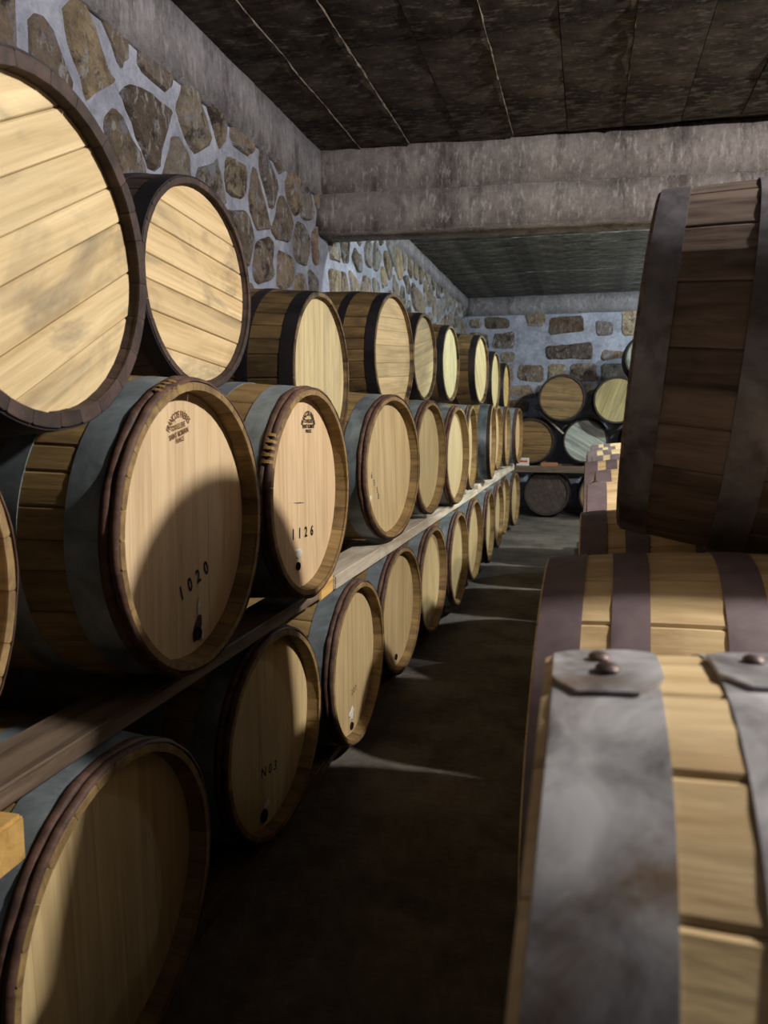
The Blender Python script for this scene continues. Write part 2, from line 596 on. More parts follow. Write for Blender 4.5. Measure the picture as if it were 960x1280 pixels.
def text_mesh(body, size, squeeze=1.0, mat='ink', bold=0.0, arc=None, spacing=1.0, width=None):
    """Lettering in the head plane: text x -> local Y (as read from the front), text y -> Z."""
    cu = bpy.data.curves.new('lettering', 'FONT')
    cu.body = body
    cu.size = size
    cu.align_x = 'CENTER'
    cu.align_y = 'CENTER'
    cu.offset = bold
    cu.space_character = spacing
    cu.resolution_u = 3
    tmp = bpy.data.objects.new('lettering_source', cu)
    COL.objects.link(tmp)
    bpy.context.view_layer.update()
    me = bpy.data.meshes.new_from_object(tmp.evaluated_get(bpy.context.evaluated_depsgraph_get()))
    bpy.data.objects.remove(tmp)
    bpy.data.curves.remove(cu)
    if width:
        xs = [v.co.x for v in me.vertices]
        squeeze = width / (max(xs) - min(xs))
    for v in me.vertices:
        x, y = v.co.x * squeeze, v.co.y
        if arc:
            a = x / arc
            x, y = (arc + y) * math.sin(a), (arc + y) * math.cos(a) - arc
        v.co = Vector((0, x, y))
    me.materials.clear()
    me.materials.append(M[mat])
    return me


def on_head(e, st, name, me, y, z, turn=0.0, lift=0.0012, label=None):
    return put(name, me, e, (st['L'] / 2 - st['rec'] + lift, y, st['Rb'] + z), (turn, 0, 0), label=label)


def blob_mesh(ry, rz, mat, seed=0, th=0.0015, rag=0.25):
    rg = random.Random(seed)
    n = 14
    V = []
    rr = [1 + rg.uniform(-rag, rag) for _ in range(n)]
    for x, k in ((0, 1.0), (th, 0.85)):
        for i in range(n):
            a = 2 * PI * i / n
            V.append((x, ry * k * rr[i] * math.cos(a), rz * k * rr[i] * math.sin(a)))
    F = [(i, (i + 1) % n, n + (i + 1) % n, n + i) for i in range(n)] + [tuple(range(n, 2 * n))]
    return mesh_from('mark', V, F, M[mat])


def bung_mesh(r, mat):
    V, F = ring_geo([(0.0, r * 1.25), (0.005, r * 1.15), (0.005, r), (-0.0005, r * 0.9)], 20)
    V.append((-0.0005, 0, 0))
    c = len(V) - 1
    for k in range(20):
        F.append((k * 4 + 3, ((k + 1) % 20) * 4 + 3, c))
    return mesh_from('bung_hole', V, F, M[mat])


# ------------------------------------------------------------------ the room
XW, XR, YB, YF, ZC = -1.78, 3.30, 11.45, -2.2, 3.04


def struct(name, me, loc=(0, 0, 0), rot=(0, 0, 0)):
    o = put(name, me, None, loc, rot)
    o['kind'] = 'structure'
    return o


def grid_mesh(name, origin, u, v, nu, nv, mat, amp=0.0, sc=2.0):
    o, u, v = Vector(origin), Vector(u), Vector(v)
    nrm = u.cross(v).normalized()
    V = []
    for j in range(nv + 1):
        for i in range(nu + 1):
            p = o + u * (i / nu) + v * (j / nv)
            V.append(p + nrm * amp * noise.fractal(p * sc, 0.8, 2.0, 4))
    F = [(j * (nu + 1) + i, j * (nu + 1) + i + 1, (j + 1) * (nu + 1) + i + 1, (j + 1) * (nu + 1) + i) for j in range(nv) for i in range(nu)]
    me = mesh_from(name, V, F, mat, True)
    return me


struct('floor', grid_mesh('floor', (XW - 0.2, YF, 0), (XR - XW + 0.4, 0, 0), (0, YB - YF + 0.2, 0), 60, 140, M['floor'], 0.008, 2.5))
wl = struct('wall_left', grid_mesh('wall_left', (XW, YF, 0), (0, YB - YF + 0.2, 0), (0, 0, ZC + 0.1), 190, 44, M['mortar'], 0.012, 5.0))
wb = struct('wall_back', grid_mesh('wall_back', (XW, YB, 0), (XR - XW, 0, 0), (0, 0, ZC + 0.1), 90, 56, M['mortar'], 0.012, 5.0))
struct('wall_right', box_mesh('wall_right', 0.2, YB - YF + 0.4, ZC + 0.1, M['plaster'], 0), (XR + 0.1, (YB + YF) / 2, (ZC + 0.1) / 2))
struct('wall_front', box_mesh('wall_front', XR - XW + 0.4, 0.2, ZC + 0.1, M['plaster'], 0), ((XR + XW) / 2, YF - 0.1, (ZC + 0.1) / 2))

# ceiling: slab with board-marked panels hung under it
ce = struct('ceiling', box_mesh('ceiling', XR - XW + 0.6, YB - YF + 0.6, 0.16, M['ceiling'], 0), ((XR + XW) / 2, (YB + YF) / 2, ZC + 0.10))
zoff = -0.10


def rough_panel(sx, sy, sz, mat, seed):
    nu, nv = (max(2, int(sx / 0.11)), max(2, int(sy / 0.11)))
    V = []
    o = Vector((seed * 3.1, seed * 1.7, 0))
    for j in range(nv + 1):
        for i in range(nu + 1):
            x, y = -sx / 2 + sx * i / nu, -sy / 2 + sy * j / nv
            edge = i in (0, nu) or j in (0, nv)
            z = -sz / 2 + 0.006 * noise.fractal(Vector((x, y, 0)) * 4 + o, 0.8, 2, 3) + (0.006 if edge else 0)
            V.append((x, y, z))
    F = [(j * (nu + 1) + i, j * (nu + 1) + i + 1, (j + 1) * (nu + 1) + i + 1, (j + 1) * (nu + 1) + i) for j in range(nv) for i in range(nu)]
    b = len(V)
    V += [(-sx / 2, -sy / 2, sz / 2), (sx / 2, -sy / 2, sz / 2), (sx / 2, sy / 2, sz / 2), (-sx / 2, sy / 2, sz / 2)]
    bot = [j * (nu + 1) for j in range(nv + 1)]
    F += [tuple(bot[::-1]) + (b, b + 3)[:2], tuple([j * (nu + 1) + nu for j in range(nv + 1)]) + (b + 2, b + 1),
          tuple(range(nu + 1)) + (b + 1, b), tuple((nv * (nu + 1) + i) for i in range(nu, -1, -1)) + (b + 3, b + 2), (b, b + 1, b + 2, b + 3)]
    return mesh_from('ceiling_board', V, F, mat, True)


joints = [-1.80 + 0.325 * k for k in range(17)]
for k in range(16):
    x0, x1 = joints[k], joints[k + 1]
    put('ceiling_board', rough_panel(x1 - x0 - 0.004, 5.06 - YF, 0.05, M['ceiling'], k), ce,
        ((x0 + x1) / 2 - (XR + XW) / 2, (5.06 + YF) / 2 - (YB + YF) / 2, zoff + rnd.uniform(-0.004, 0.004)))
yj = [5.28 + 0.36 * k for k in range(18)]
for k in range(17):
    put('ceiling_board', rough_panel(XR - XW, yj[k + 1] - yj[k] - 0.008, 0.05, M['ceiling_far'], 30 + k), ce,
        (0, (yj[k] + yj[k + 1]) / 2 - (YB + YF) / 2, zoff + 0.01 + rnd.uniform(-0.007, 0.007)))


def ridge_mesh(length, w, h, seed):
    rg = random.Random(seed)
    V, F = [], []
    n = int(length / 0.03)
    for k in range(n + 1):
        y = -length / 2 + length * k / n
        ww = w * max(0.06, 0.25 + 1.3 * noise.noise(Vector((y * 5, seed, 0))) + rg.uniform(-0.3, 0.3))
        hh = h * max(0.1, 0.6 + noise.noise(Vector((y * 9, seed, 4))) + rg.uniform(-0.3, 0.3))
        cx = 0.006 * noise.noise(Vector((y * 3, seed, 9)))
        V += [(cx - ww, y, 0), (cx, y, -hh), (cx + ww, y, 0)]
    for k in range(n):
        for i in range(2):
            F.append((k * 3 + i, k * 3 + i + 1, k * 3 + 4 + i, k * 3 + 3 + i))
    return mesh_from('joint_ridge', V, F, M['ridge'])


for k, wdt in ((1, 0.003), (2, 0.008), (4, 0.009), (6, 0.003)):
    put('joint_ridge', ridge_mesh(5.06 - YF - 0.1, wdt, 0.012, k * 7 + 1), ce,
        (joints[k] - (XR + XW) / 2, (5.06 + YF) / 2 - (YB + YF) / 2, zoff - 0.024))

# concrete beam across the cellar, cast in two lifts
BM = Matrix.Translation((0.8, 5.35, 0)) @ Matrix.Rotation(R(4.6), 4, 'Z')


def rough_block(name, sx, sy, sz, mat, amp=0.004, step=0.12, bev=0.012):
    bm = bmesh.new()
    bmesh.ops.create_cube(bm, size=1.0)
    bmesh.ops.scale(bm, vec=(sx, sy, sz), verts=bm.verts)
    bmesh.ops.bevel(bm, geom=bm.edges[:], offset=bev, segments=2, affect='EDGES')
    for ax, ln in ((0, sx), (1, sy), (2, sz)):
        nc = int(ln / step)
        for c in range(1, nc):
            pos = -ln / 2 + ln * c / nc
            no = [0, 0, 0]
            no[ax] = 1
            co = [0, 0, 0]
            co[ax] = pos
            bmesh.ops.bisect_plane(bm, geom=bm.verts[:] + bm.edges[:] + bm.faces[:], plane_co=co, plane_no=no)
    for v in bm.verts:
        p = v.co * 5
        v.co += Vector((noise.noise(p), noise.noise(p + Vector((7, 0, 0))), noise.noise(p + Vector((0, 7, 0))))) * amp
    me = bpy.data.meshes.new(name)
    bm.to_mesh(me)
    bm.free()
    me.materials.append(mat)
    me.polygons.foreach_set('use_smooth', [True] * len(me.polygons))
    return me


be = bpy.data.objects.new('trim_1', None)
be.matrix_world = BM
COL.objects.link(be)
be['kind'] = 'structure'
put('beam_lower_lift', rough_block('beam_lower_lift', 5.3, 0.30, 0.25, M['beam']), be, (0, 0, 2.500 + 0.125))
put('beam_upper_lift', rough_block('beam_upper_lift', 5.3, 0.316, 0.30, M['beam']), be, (0, 0, 2.752 + 0.15))
# cement band above the rubble in the first bay, and at the back
struct('trim_2', rough_block('trim_2', 0.07, 5.1 - YF, 0.31, M['band'], 0.008), (XW + 0.002, (5.1 + YF) / 2, 2.885))
struct('trim_3', rough_block('trim_3', XR - XW, 0.07, 0.26, M['band'], 0.006), ((XR + XW) / 2, YB - 0.01, 2.90))
struct('trim_4', rough_block('trim_4', 0.06, YB - 5.3, 0.16, M['band'], 0.008), (XW + 0.01, (5.3 + YB) / 2, 2.95))


# rubble: a Voronoi layout, each stone its own mesh
def clip(poly, p, q, gap):
    """keep the side of the bisector of p-q nearer p, set back by half the joint"""
    nx, ny = q[0] - p[0], q[1] - p[1]
    L = math.hypot(nx, ny)
    nx, ny = nx / L, ny / L
    mx, my = (p[0] + q[0]) / 2 - nx * gap, (p[1] + q[1]) / 2 - ny * gap
    d = lambda a: (a[0] - mx) * nx + (a[1] - my) * ny
    out = []
    for i in range(len(poly)):
        a, b = poly[i], poly[(i + 1) % len(poly)]
        da, db = d(a), d(b)
        if da <= 0:
            out.append(a)
        if da * db < 0:
            t = da / (da - db)
            out.append((a[0] + (b[0] - a[0]) * t, a[1] + (b[1] - a[1]) * t))
    return out


def rough_outline(poly, rg, amp=0.010, seg=0.07):
    """cut the corners, then roughen the line"""
    pts = []
    n = len(poly)
    for i in range(n):
        a, b = poly[i], poly[(i + 1) % n]
        L = math.hypot(b[0] - a[0], b[1] - a[1])
        t0 = min(0.3, 0.035 / max(L, 1e-3))
        k = max(1, int(L * (1 - 2 * t0) / seg))
        for q in range(k + 1):
            t = t0 + (1 - 2 * t0) * q / k
            pts.append((a[0] + (b[0] - a[0]) * t + rg.uniform(-amp, amp), a[1] + (b[1] - a[1]) * t + rg.uniform(-amp, amp)))
    cx = sum(p[0] for p in pts) / len(pts)
    cy = sum(p[1] for p in pts) / len(pts)
    return pts, (cx, cy)


def stone_mesh(out, c, proud, rg):
    n = len(out)
    V, F = [], []
    for sc, d in ((1.05, -0.03), (0.99, proud * 0.3), (0.93, proud * 0.9), (0.60, proud * 1.1)):
        for x, y in out:
            V.append(((x - c[0]) * sc, (y - c[1]) * sc, d + (rg.uniform(-0.005, 0.005) if d > 0 else 0)))
    V.append((0, 0, proud * 1.15))
    for k in range(3):
        for i in range(n):
            j = (i + 1) % n
            F.append((k * n + i, k * n + j, (k + 1) * n + j, (k + 1) * n + i))
    for i in range(n):
        F.append((3 * n + i, 3 * n + (i + 1) % n, 4 * n))
    return mesh_from('stone', V, F, M['stone'], True)


def layout(seeds, u0, u1, v0, v1, mind, aspect, rg, gap, tries=6000):
    pts = list(seeds)
    for _ in range(tries):
        p = (rg.uniform(u0, u1), rg.uniform(v0, v1))
        m = mind * rg.choice((0.55, 0.8, 1.0, 1.1))
        if all(((p[0] - q[0]) / aspect) ** 2 + (p[1] - q[1]) ** 2 > m * m for q in pts):
            pts.append(p)
    cells = []
    for p in pts:
        poly = [(u0, v0), (u1, v0), (u1, v1), (u0, v1)]
        g = gap * rg.uniform(0.6, 1.7)
        for q in pts:
            if q is not p and abs(q[0] - p[0]) < 1.6 and abs(q[1] - p[1]) < 1.6 and poly:
                poly = clip(poly, p, q, g)
        if len(poly) >= 3:
            cells.append((p, poly))
    return cells


rg = random.Random(21)
seedsL = [(2.10, 2.50), (2.52, 2.60), (2.98, 2.48), (3.36, 2.58), (3.80, 2.50), (4.22, 2.58), (4.08, 2.14), (3.15, 2.05), (3.62, 2.10)]
# local frame for wall stones: (u along wall, v up, d out of the wall)
ml = Matrix(((0, 0, 1, 0), (1, 0, 0, 0), (0, 1, 0, 0), (0, 0, 0, 1)))
for (p, poly) in layout(seedsL, 1.2, 5.0, 1.30, 2.80, 0.42, 0.85, rg, 0.026):
    out, c = rough_outline(poly, rg)
    o = put('stone', stone_mesh(out, c, rg.uniform(0.010, 0.024), rg), wl)
    o.matrix_local = Matrix.Translation((XW + 0.004, c[0], c[1])) @ ml
for (p, poly) in layout([], 5.25, YB - 0.02, 1.55, 2.90, 0.36, 1.10, rg, 0.030):
    out, c = rough_outline(poly, rg)
    o = put('stone', stone_mesh(out, c, rg.uniform(0.010, 0.022), rg), wl, tint=(1.0, 1.03, 1.0))
    o.matrix_local = Matrix.Translation((XW + 0.004, c[0], c[1])) @ ml
# back wall: squarer blocks laid in rough courses
mb = Matrix(((1, 0, 0, 0), (0, 0, -1, 0), (0, 1, 0, 0), (0, 0, 0, 1)))


def back_stone(x0, x1, z0, z1, tint):
    q = [(x + rg.uniform(-0.022, 0.022), z + rg.uniform(-0.022, 0.022)) for x, z in ((x0, z0), (x1, z0), (x1, z1), (x0, z1))]
    out, c = rough_outline(q, rg, 0.009, 0.09)
    o = put('stone', stone_mesh(out, c, rg.uniform(0.006, 0.018), rg), wb, tint=tint)
    o.matrix_local = Matrix.Translation((c[0], YB - 0.004, c[1])) @ mb


known = [(-0.58, -0.10, 2.49, 2.74, (0.50, 0.48, 0.46)), (-0.62, 0.06, 2.13, 2.34, (0.55, 0.50, 0.48)), (-0.90, -0.62, 2.62, 2.80, (1.15, 1.10, 0.95)),
         (0.06, 0.30, 2.46, 2.65, (0.75, 0.72, 0.76)), (0.42, 0.86, 2.42, 2.80, (1.35, 1.30, 1.12))]
for k in known:
    back_stone(*k)
v = 1.16
while v < 2.70:
    hgt = min(rg.uniform(0.18, 0.30), 2.77 - v)
    u = XW + rg.uniform(-0.2, 0)
    while u < 1.7:
        w_ = rg.uniform(0.18, 0.50)
        g = rg.uniform(0.022, 0.06)
        x0, x1, z0, z1 = max(u, XW) + g, u + w_ - g, v + g * 0.8, v + hgt - g * 0.8
        if x1 - x0 > 0.09 and z1 - z0 > 0.06 and not any(x0 < k[1] + 0.04 and x1 > k[0] - 0.04 and z0 < k[3] + 0.03 and z1 > k[2] - 0.03 for k in known):
            b = rg.choice((0.6, 0.85, 1.0, 1.0, 1.1))
            back_stone(x0, x1, z0, z1, (b, b * 0.99, b * 0.97))
        u += w_
    v += hgt

# concrete plinth that the right hand row stands on
struct('trim_5', rough_block('trim_5', 2.3, 8.2, 0.33, M['plaster'], 0.004), (1.30, 3.9, 0.166))

# ------------------------------------------------------------------ rails
GRAIL = 'timber rails between the tiers of the left rack'


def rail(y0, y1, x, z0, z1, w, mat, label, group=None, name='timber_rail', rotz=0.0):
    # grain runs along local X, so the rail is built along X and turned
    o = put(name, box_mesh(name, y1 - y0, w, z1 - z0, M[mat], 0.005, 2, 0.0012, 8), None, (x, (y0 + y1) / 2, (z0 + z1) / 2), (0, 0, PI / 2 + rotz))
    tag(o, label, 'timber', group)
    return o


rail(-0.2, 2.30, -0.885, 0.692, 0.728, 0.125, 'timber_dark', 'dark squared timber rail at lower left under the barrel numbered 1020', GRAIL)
rail(2.46, 4.05, -0.885, 0.690, 0.740, 0.13, 'timber', 'pale timber rail under the third barrel of the middle row', GRAIL)
rail(4.07, 6.00, -0.885, 0.690, 0.731, 0.13, 'timber', 'pale timber rail midway along the left rack beneath the middle row', GRAIL)
rail(6.02, 9.10, -0.885, 0.692, 0.764, 0.13, 'timber', 'farthest pale timber rail under the small distant barrels of the left rack', GRAIL)
tag(put('timber_block', box_mesh('timber_block', 0.15, 0.10, 0.075, M['timber_yellow'], 0.004, 2), None, (-0.872, 2.378, 0.725), (0, 0, PI / 2 + 0.05)),
    'short yellow wooden block filling the rail joint right of the barrel numbered 1126', 'timber')
for y0, y1 in ((-0.2, 4.05), (4.07, 9.10)):
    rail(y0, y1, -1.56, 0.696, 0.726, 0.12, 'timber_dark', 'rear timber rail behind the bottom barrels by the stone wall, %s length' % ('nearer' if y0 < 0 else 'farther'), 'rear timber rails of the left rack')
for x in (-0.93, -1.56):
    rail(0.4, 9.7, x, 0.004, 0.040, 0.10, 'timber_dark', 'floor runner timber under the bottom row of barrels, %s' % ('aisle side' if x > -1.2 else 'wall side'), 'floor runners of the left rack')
tag(put('timber_block', box_mesh('timber_block', 0.30, 0.085, 0.074, M['timber_yellow'], 0.006, 2), None, (-0.942, 0.866, 0.652), (0, 0, 0.03)),
    'yellow sawn timber end jutting out at the far left below the dark rail', 'timber')

# ------------------------------------------------------------------ left rack barrels
GM = 'barrels of the middle row on the left rack'
GL = 'barrels of the bottom row on the left rack'
GT = 'barrels of the top row on the left rack'
T = lambda a, b=None, c=None: (a, a if b is None else b, a if c is None else c)

mid = [
    ((-0.79, 0.62, 1.05), 0, 'barrel cut off by the left picture edge in the middle row', True, T(0.95)),
    ((-0.775, 1.449, 1.048), 0.2, 'barrel stencilled 1020 with a curved shadow across its head', True, T(1.0)),
    ((-0.765, 2.11, 1.059), -2.1, 'barrel stencilled 1126 with white wax dot in the middle row', True, (1.0, 0.97, 0.95)),
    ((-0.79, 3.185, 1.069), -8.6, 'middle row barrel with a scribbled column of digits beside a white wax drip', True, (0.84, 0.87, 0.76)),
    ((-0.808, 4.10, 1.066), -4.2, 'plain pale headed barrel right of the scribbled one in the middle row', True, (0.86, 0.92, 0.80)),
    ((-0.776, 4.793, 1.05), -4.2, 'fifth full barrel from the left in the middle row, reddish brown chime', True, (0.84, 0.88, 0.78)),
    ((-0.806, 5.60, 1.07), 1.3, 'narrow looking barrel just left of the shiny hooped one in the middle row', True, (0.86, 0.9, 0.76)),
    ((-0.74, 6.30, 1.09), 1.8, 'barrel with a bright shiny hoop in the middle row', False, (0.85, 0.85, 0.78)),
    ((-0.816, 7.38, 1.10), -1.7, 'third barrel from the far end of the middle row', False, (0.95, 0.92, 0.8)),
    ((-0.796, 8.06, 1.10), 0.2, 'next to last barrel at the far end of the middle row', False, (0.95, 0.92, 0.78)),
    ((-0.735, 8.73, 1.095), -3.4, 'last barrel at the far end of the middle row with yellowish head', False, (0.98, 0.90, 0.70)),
]
MB = []
for i, (c, yw, lab, full, ht) in enumerate(mid):
    st = SHINY if i == 7 else FRENCH
    MB.append(barrel(st, c, 0, lab, GM, roll=0.3 * i, bang=(0.0, -0.04, 0.02, 0.10, 0.03)[i % 5], yaw=R(yw), full=full, head_tint=ht,
                     stave_tint=(1.0, 0.98, 0.92) if i else None))

low = [
    ((-0.78, 1.15, 0.375), -0.4, 'nearest barrel of the bottom row, dark at lower left with one lit strip', True),
    ((-0.839, 2.00, 0.365), -3.8, 'shadowed barrel of the bottom row below the barrel numbered 1126', True),
    ((-0.794, 2.68, 0.37), -1.8, 'first brightly lit barrel of the bottom row with white wax drips', True),
    ((-0.828, 3.51, 0.365), -4.8, 'second brightly lit barrel of the bottom row below the scribbled one', True),
    ((-0.816, 4.24, 0.365), -3.1, 'bottom row barrel with its lower right half in shadow, fifth from the near end', True),
    ((-0.78, 4.92, 0.37), -1.7, 'bottom row barrel sixth from the near end of the left rack', True),
    ((-0.80, 5.80, 0.365), -2.6, 'bottom row barrel seventh from the near end of the left rack', False),
    ((-0.77, 6.48, 0.37), 0.1, 'bottom row barrel under the shiny hooped one', False),
    ((-0.783, 7.28, 0.37), -1.5, 'bottom row barrel third from the far end', False),
    ((-0.82, 8.20, 0.365), -2.2, 'bottom row barrel next to last at the far end', False),
    ((-0.775, 8.92, 0.365), -3.8, 'last bottom row barrel at the far end of the left rack', False),
]
LB = []
for i, (c, yw, lab, full) in enumerate(low):
    LB.append(barrel(FRENCH, c, 0, lab, GL, roll=0.5 + 0.37 * i, bang=(0.02, -0.03, 0.03, 0.0)[i % 4], yaw=R(yw), full=full,
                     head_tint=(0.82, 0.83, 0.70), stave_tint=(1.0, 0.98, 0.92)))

top = [
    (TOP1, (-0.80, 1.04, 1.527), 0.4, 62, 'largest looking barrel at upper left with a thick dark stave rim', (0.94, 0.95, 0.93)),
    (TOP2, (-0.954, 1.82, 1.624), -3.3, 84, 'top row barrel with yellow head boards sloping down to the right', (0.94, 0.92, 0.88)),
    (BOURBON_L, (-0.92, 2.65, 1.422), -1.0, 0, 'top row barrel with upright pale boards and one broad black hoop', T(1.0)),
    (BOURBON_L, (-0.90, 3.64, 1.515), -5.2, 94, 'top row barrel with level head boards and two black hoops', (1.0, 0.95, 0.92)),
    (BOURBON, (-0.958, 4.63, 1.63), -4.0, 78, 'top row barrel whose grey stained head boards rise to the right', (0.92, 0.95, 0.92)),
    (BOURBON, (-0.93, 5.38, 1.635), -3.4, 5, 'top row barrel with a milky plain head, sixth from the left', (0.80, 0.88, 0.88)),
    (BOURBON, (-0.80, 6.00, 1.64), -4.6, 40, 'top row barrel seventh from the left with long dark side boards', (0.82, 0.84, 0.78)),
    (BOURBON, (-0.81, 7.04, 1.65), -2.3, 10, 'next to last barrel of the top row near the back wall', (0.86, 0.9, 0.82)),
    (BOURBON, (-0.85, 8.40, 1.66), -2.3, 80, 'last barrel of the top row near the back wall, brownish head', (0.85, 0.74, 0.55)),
]
below = [(axis_mid(FRENCH, c, R(yw))[1], c[2], FRENCH['Rb']) for (c, yw, _l, _f, _h) in mid]
for i, (st, c, yw, ba, lab, ht) in enumerate(top):
    c = (c[0], c[1], nest(st, axis_mid(st, c, R(yw))[1], below, 0.02 if i == 3 else 0.006))
    barrel(st, c, 0, lab, GT, roll=0.21 + 0.33 * i, bang=-R(ba) if i in (0, 4) else R(ba), yaw=R(yw), full=(i < 7), head_tint=ht)

# marks on the heads
b1 = MB[1]
on_head(b1, FRENCH, 'lettering', text_mesh('1  0  2  0', 0.042, 1, 'ink', 0.0014, None, 1.0, 0.128), 0.028, -0.124, R(17), label='black stencilled number 1020')
on_head(b1, FRENCH, 'lettering', text_mesh('FRANÇOIS FRÈRES', 0.020, 1, 'brand', 0.0003, 0.052, 1.0, 0.105), -0.022, 0.232, R(13), label='arched burnt brand lettering')
on_head(b1, FRENCH, 'lettering', text_mesh('TONNELLERIE', 0.0155, 1, 'brand', 0.0003, None, 1.0, 0.060), -0.020, 0.2085, R(11))
on_head(b1, FRENCH, 'lettering', text_mesh('SAINT ROMAIN', 0.0155, 1, 'brand', 0.0004, None, 1.0, 0.080), -0.017, 0.1935, R(13))
on_head(b1, FRENCH, 'lettering', text_mesh('FRANCE', 0.0135, 1, 'brand', 0.0003, None, 1.0, 0.034), -0.014, 0.181, R(11))
on_head(b1, FRENCH, 'wax_smear', blob_mesh(0.006, 0.018, 'wax', 3), 0.044, -0.182, R(-12))
on_head(b1, FRENCH, 'wine_stain', blob_mesh(0.016, 0.030, 'stain_mark', 5, 0.0006, 0.12), 0.036, -0.232, R(-28))
on_head(b1, FRENCH, 'bung_hole', bung_mesh(0.012, 'hole'), 0.032, -0.242, lift=0.002)
on_head(b1, FRENCH, 'wax_smear', blob_mesh(0.006, 0.011, 'wax', 9), 0.054, -0.252, lift=0.003)
b2 = MB[2]
on_head(b2, FRENCH, 'lettering', text_mesh('1  1  2  6', 0.042, 1, 'ink', 0.0014, None, 1.0, 0.155), 0.0, -0.120, R(-3), label='black stencilled number 1126')
on_head(b2, FRENCH, 'lettering', text_mesh('FRANÇOIS FRÈRES', 0.020, 1, 'ink', 0.0006, 0.050, 1.0, 0.125), 0.052, 0.230, 0, label='arched burnt brand lettering')
on_head(b2, FRENCH, 'lettering', text_mesh('TONNELLERIE', 0.0145, 1, 'ink', 0.0005, None, 1.0, 0.062), 0.052, 0.2075)
on_head(b2, FRENCH, 'lettering', text_mesh('SAINT ROMAIN', 0.0155, 1, 'ink', 0.0006, None, 1.0, 0.090), 0.052, 0.192)
on_head(b2, FRENCH, 'lettering', text_mesh('FRANCE', 0.0135, 1, 'ink', 0.0005, None, 1.0, 0.044), 0.052, 0.178)
on_head(b2, FRENCH, 'wax_dot', blob_mesh(0.022, 0.013, 'wax', 5, 0.003), -0.035, -0.177)
on_head(b2, FRENCH, 'bung_hole', bung_mesh(0.010, 'hole'), -0.042, -0.212)
on_head(b2, FRENCH, 'pencil_mark', blob_mesh(0.034, 0.0018, 'pencil', 8, 0.0006, 0.5), -0.026, -0.028, R(-5))
b3 = MB[3]
for ch, y, z in (('6', -0.157, -0.026), ('3', -0.132, -0.058), ('S', -0.100, -0.091), ('0', -0.087, -0.119)):
    on_head(b3, FRENCH, 'handwritten_digit', text_mesh(ch, 0.036, 0.85, 'pencil', 0.0004), y, z, R(10))
on_head(b3, FRENCH, 'wax_drip', blob_mesh(0.020, 0.016, 'wax', 12, 0.003, 0.45), -0.180, -0.118)
b5 = LB[2]
on_head(b5, FRENCH, 'lettering', text_mesh('2 2 2', 0.030, 0.95, 'pencil', 0.0004, None, 1.0), 0.028, -0.123, R(6), label='faint grey stencilled digits')
on_head(b5, FRENCH, 'wax_drip', blob_mesh(0.026, 0.022, 'wax', 14, 0.003, 0.5), -0.004, -0.205)
on_head(b5, FRENCH, 'bung_hole', bung_mesh(0.012, 'hole'), -0.005, -0.252)
b6 = LB[1]
on_head(b6, FRENCH, 'lettering', text_mesh('N 0 3', 0.040, 1.1, 'ink', 0.0006, None, 1.0), 0.0, -0.118, R(-8), label='dim black stencilled characters')
on_head(b6, FRENCH, 'wax_dot', blob_mesh(0.018, 0.012, 'wax', 15, 0.003), -0.021, -0.212)
on_head(b6, FRENCH, 'bung_hole', bung_mesh(0.016, 'hole'), -0.040, -0.242)
on_head(LB[3], FRENCH, 'bung_hole', bung_mesh(0.012, 'hole'), 0.0, -0.235)
on_head(LB[4], FRENCH, 'wax_dot', blob_mesh(0.018, 0.018, 'wax', 17, 0.003, 0.4), 0.02, -0.235)


def wraps(st, a0, a1, n):
    """Willow strands wound round the two front chestnut hoops."""
    V, F = [], []
    h = st['L'] / 2
    for k in range(n):
        a = a0 + (a1 - a0) * k / (n - 1)
        for d in (-0.0045, 0.0045):
            for t in range(7):
                x = h - 0.040 * t / 6 + 0.001
                r = prof(h - 0.02, st) + 0.0115 * math.sin(PI * t / 6) ** 0.5 - 0.002
                an = a + d / r
                V.append((x, -r * math.sin(an), r * math.cos(an)))
        o = k * 14
        for t in range(6):
            F.append((o + t, o + t + 1, o + 8 + t, o + 7 + t))
    return mesh_from('willow_binding', V, F, M['binding'])


put('willow_binding', wraps(FRENCH, R(56), R(70), 5), MB[2], (0, 0, FRENCH['Rb']))
put('willow_binding', wraps(FRENCH, R(16), R(26), 4), MB[1], (0, 0, FRENCH['Rb']))

# ------------------------------------------------------------------ right hand row
GR = 'barrels of the right hand row on the plinth'
right = [
    (NEAR, (-0.050, 0.580, 0.78), 1.0, -4.5, True, 'nearest blurred barrel at lower right with wide blotched grey hoops'),
    (PLUM, (-0.068, 1.300, 0.737), -1.0, -1.7, True, 'light oak barrel with plum painted hoops behind the grey hooped one'),
    (PLUM, (-0.012, 2.035, 0.730), 0, 0, False, 'plum hooped barrel in deep shadow under the tall dark cask'),
    (PLUM, (0.003, 2.72, 0.750), 0, 0, False, 'plum hooped barrel showing a lit square of hoop beside the dark cask'),
    (PLUM, (0.035, 3.40, 0.752), 0.6, 0, False, 'second lit plum hooped barrel beyond the dark cask'),
    (PLUM, (-0.01, 4.08, 0.752), 0, 0, False, 'third lit plum hooped barrel beyond the dark cask'),
    (PLUM, (0.03, 4.77, 0.752), -0.6, 0, False, 'fourth lit plum hooped barrel beyond the dark cask'),
    (PLUM, (0.00, 5.46, 0.752), 1, 0, False, 'fifth lit plum hooped barrel beyond the dark cask'),
    (PLUM, (0.05, 6.15, 0.752), 0, 0, False, 'sixth plum hooped barrel, small and bright topped, beyond the dark cask'),
    (PLUM, (0.03, 6.84, 0.752), 0, 0, False, 'last plum hooped barrel at the far end of the right row'),
]
RB = []
for i, (st, c, yw, tl, full, lab) in enumerate(right):
    RB.append(barrel(st, c, PI, lab, GR, roll=0.1 + 0.29 * i, yaw=R(yw), tilt=R(-tl), full=full))
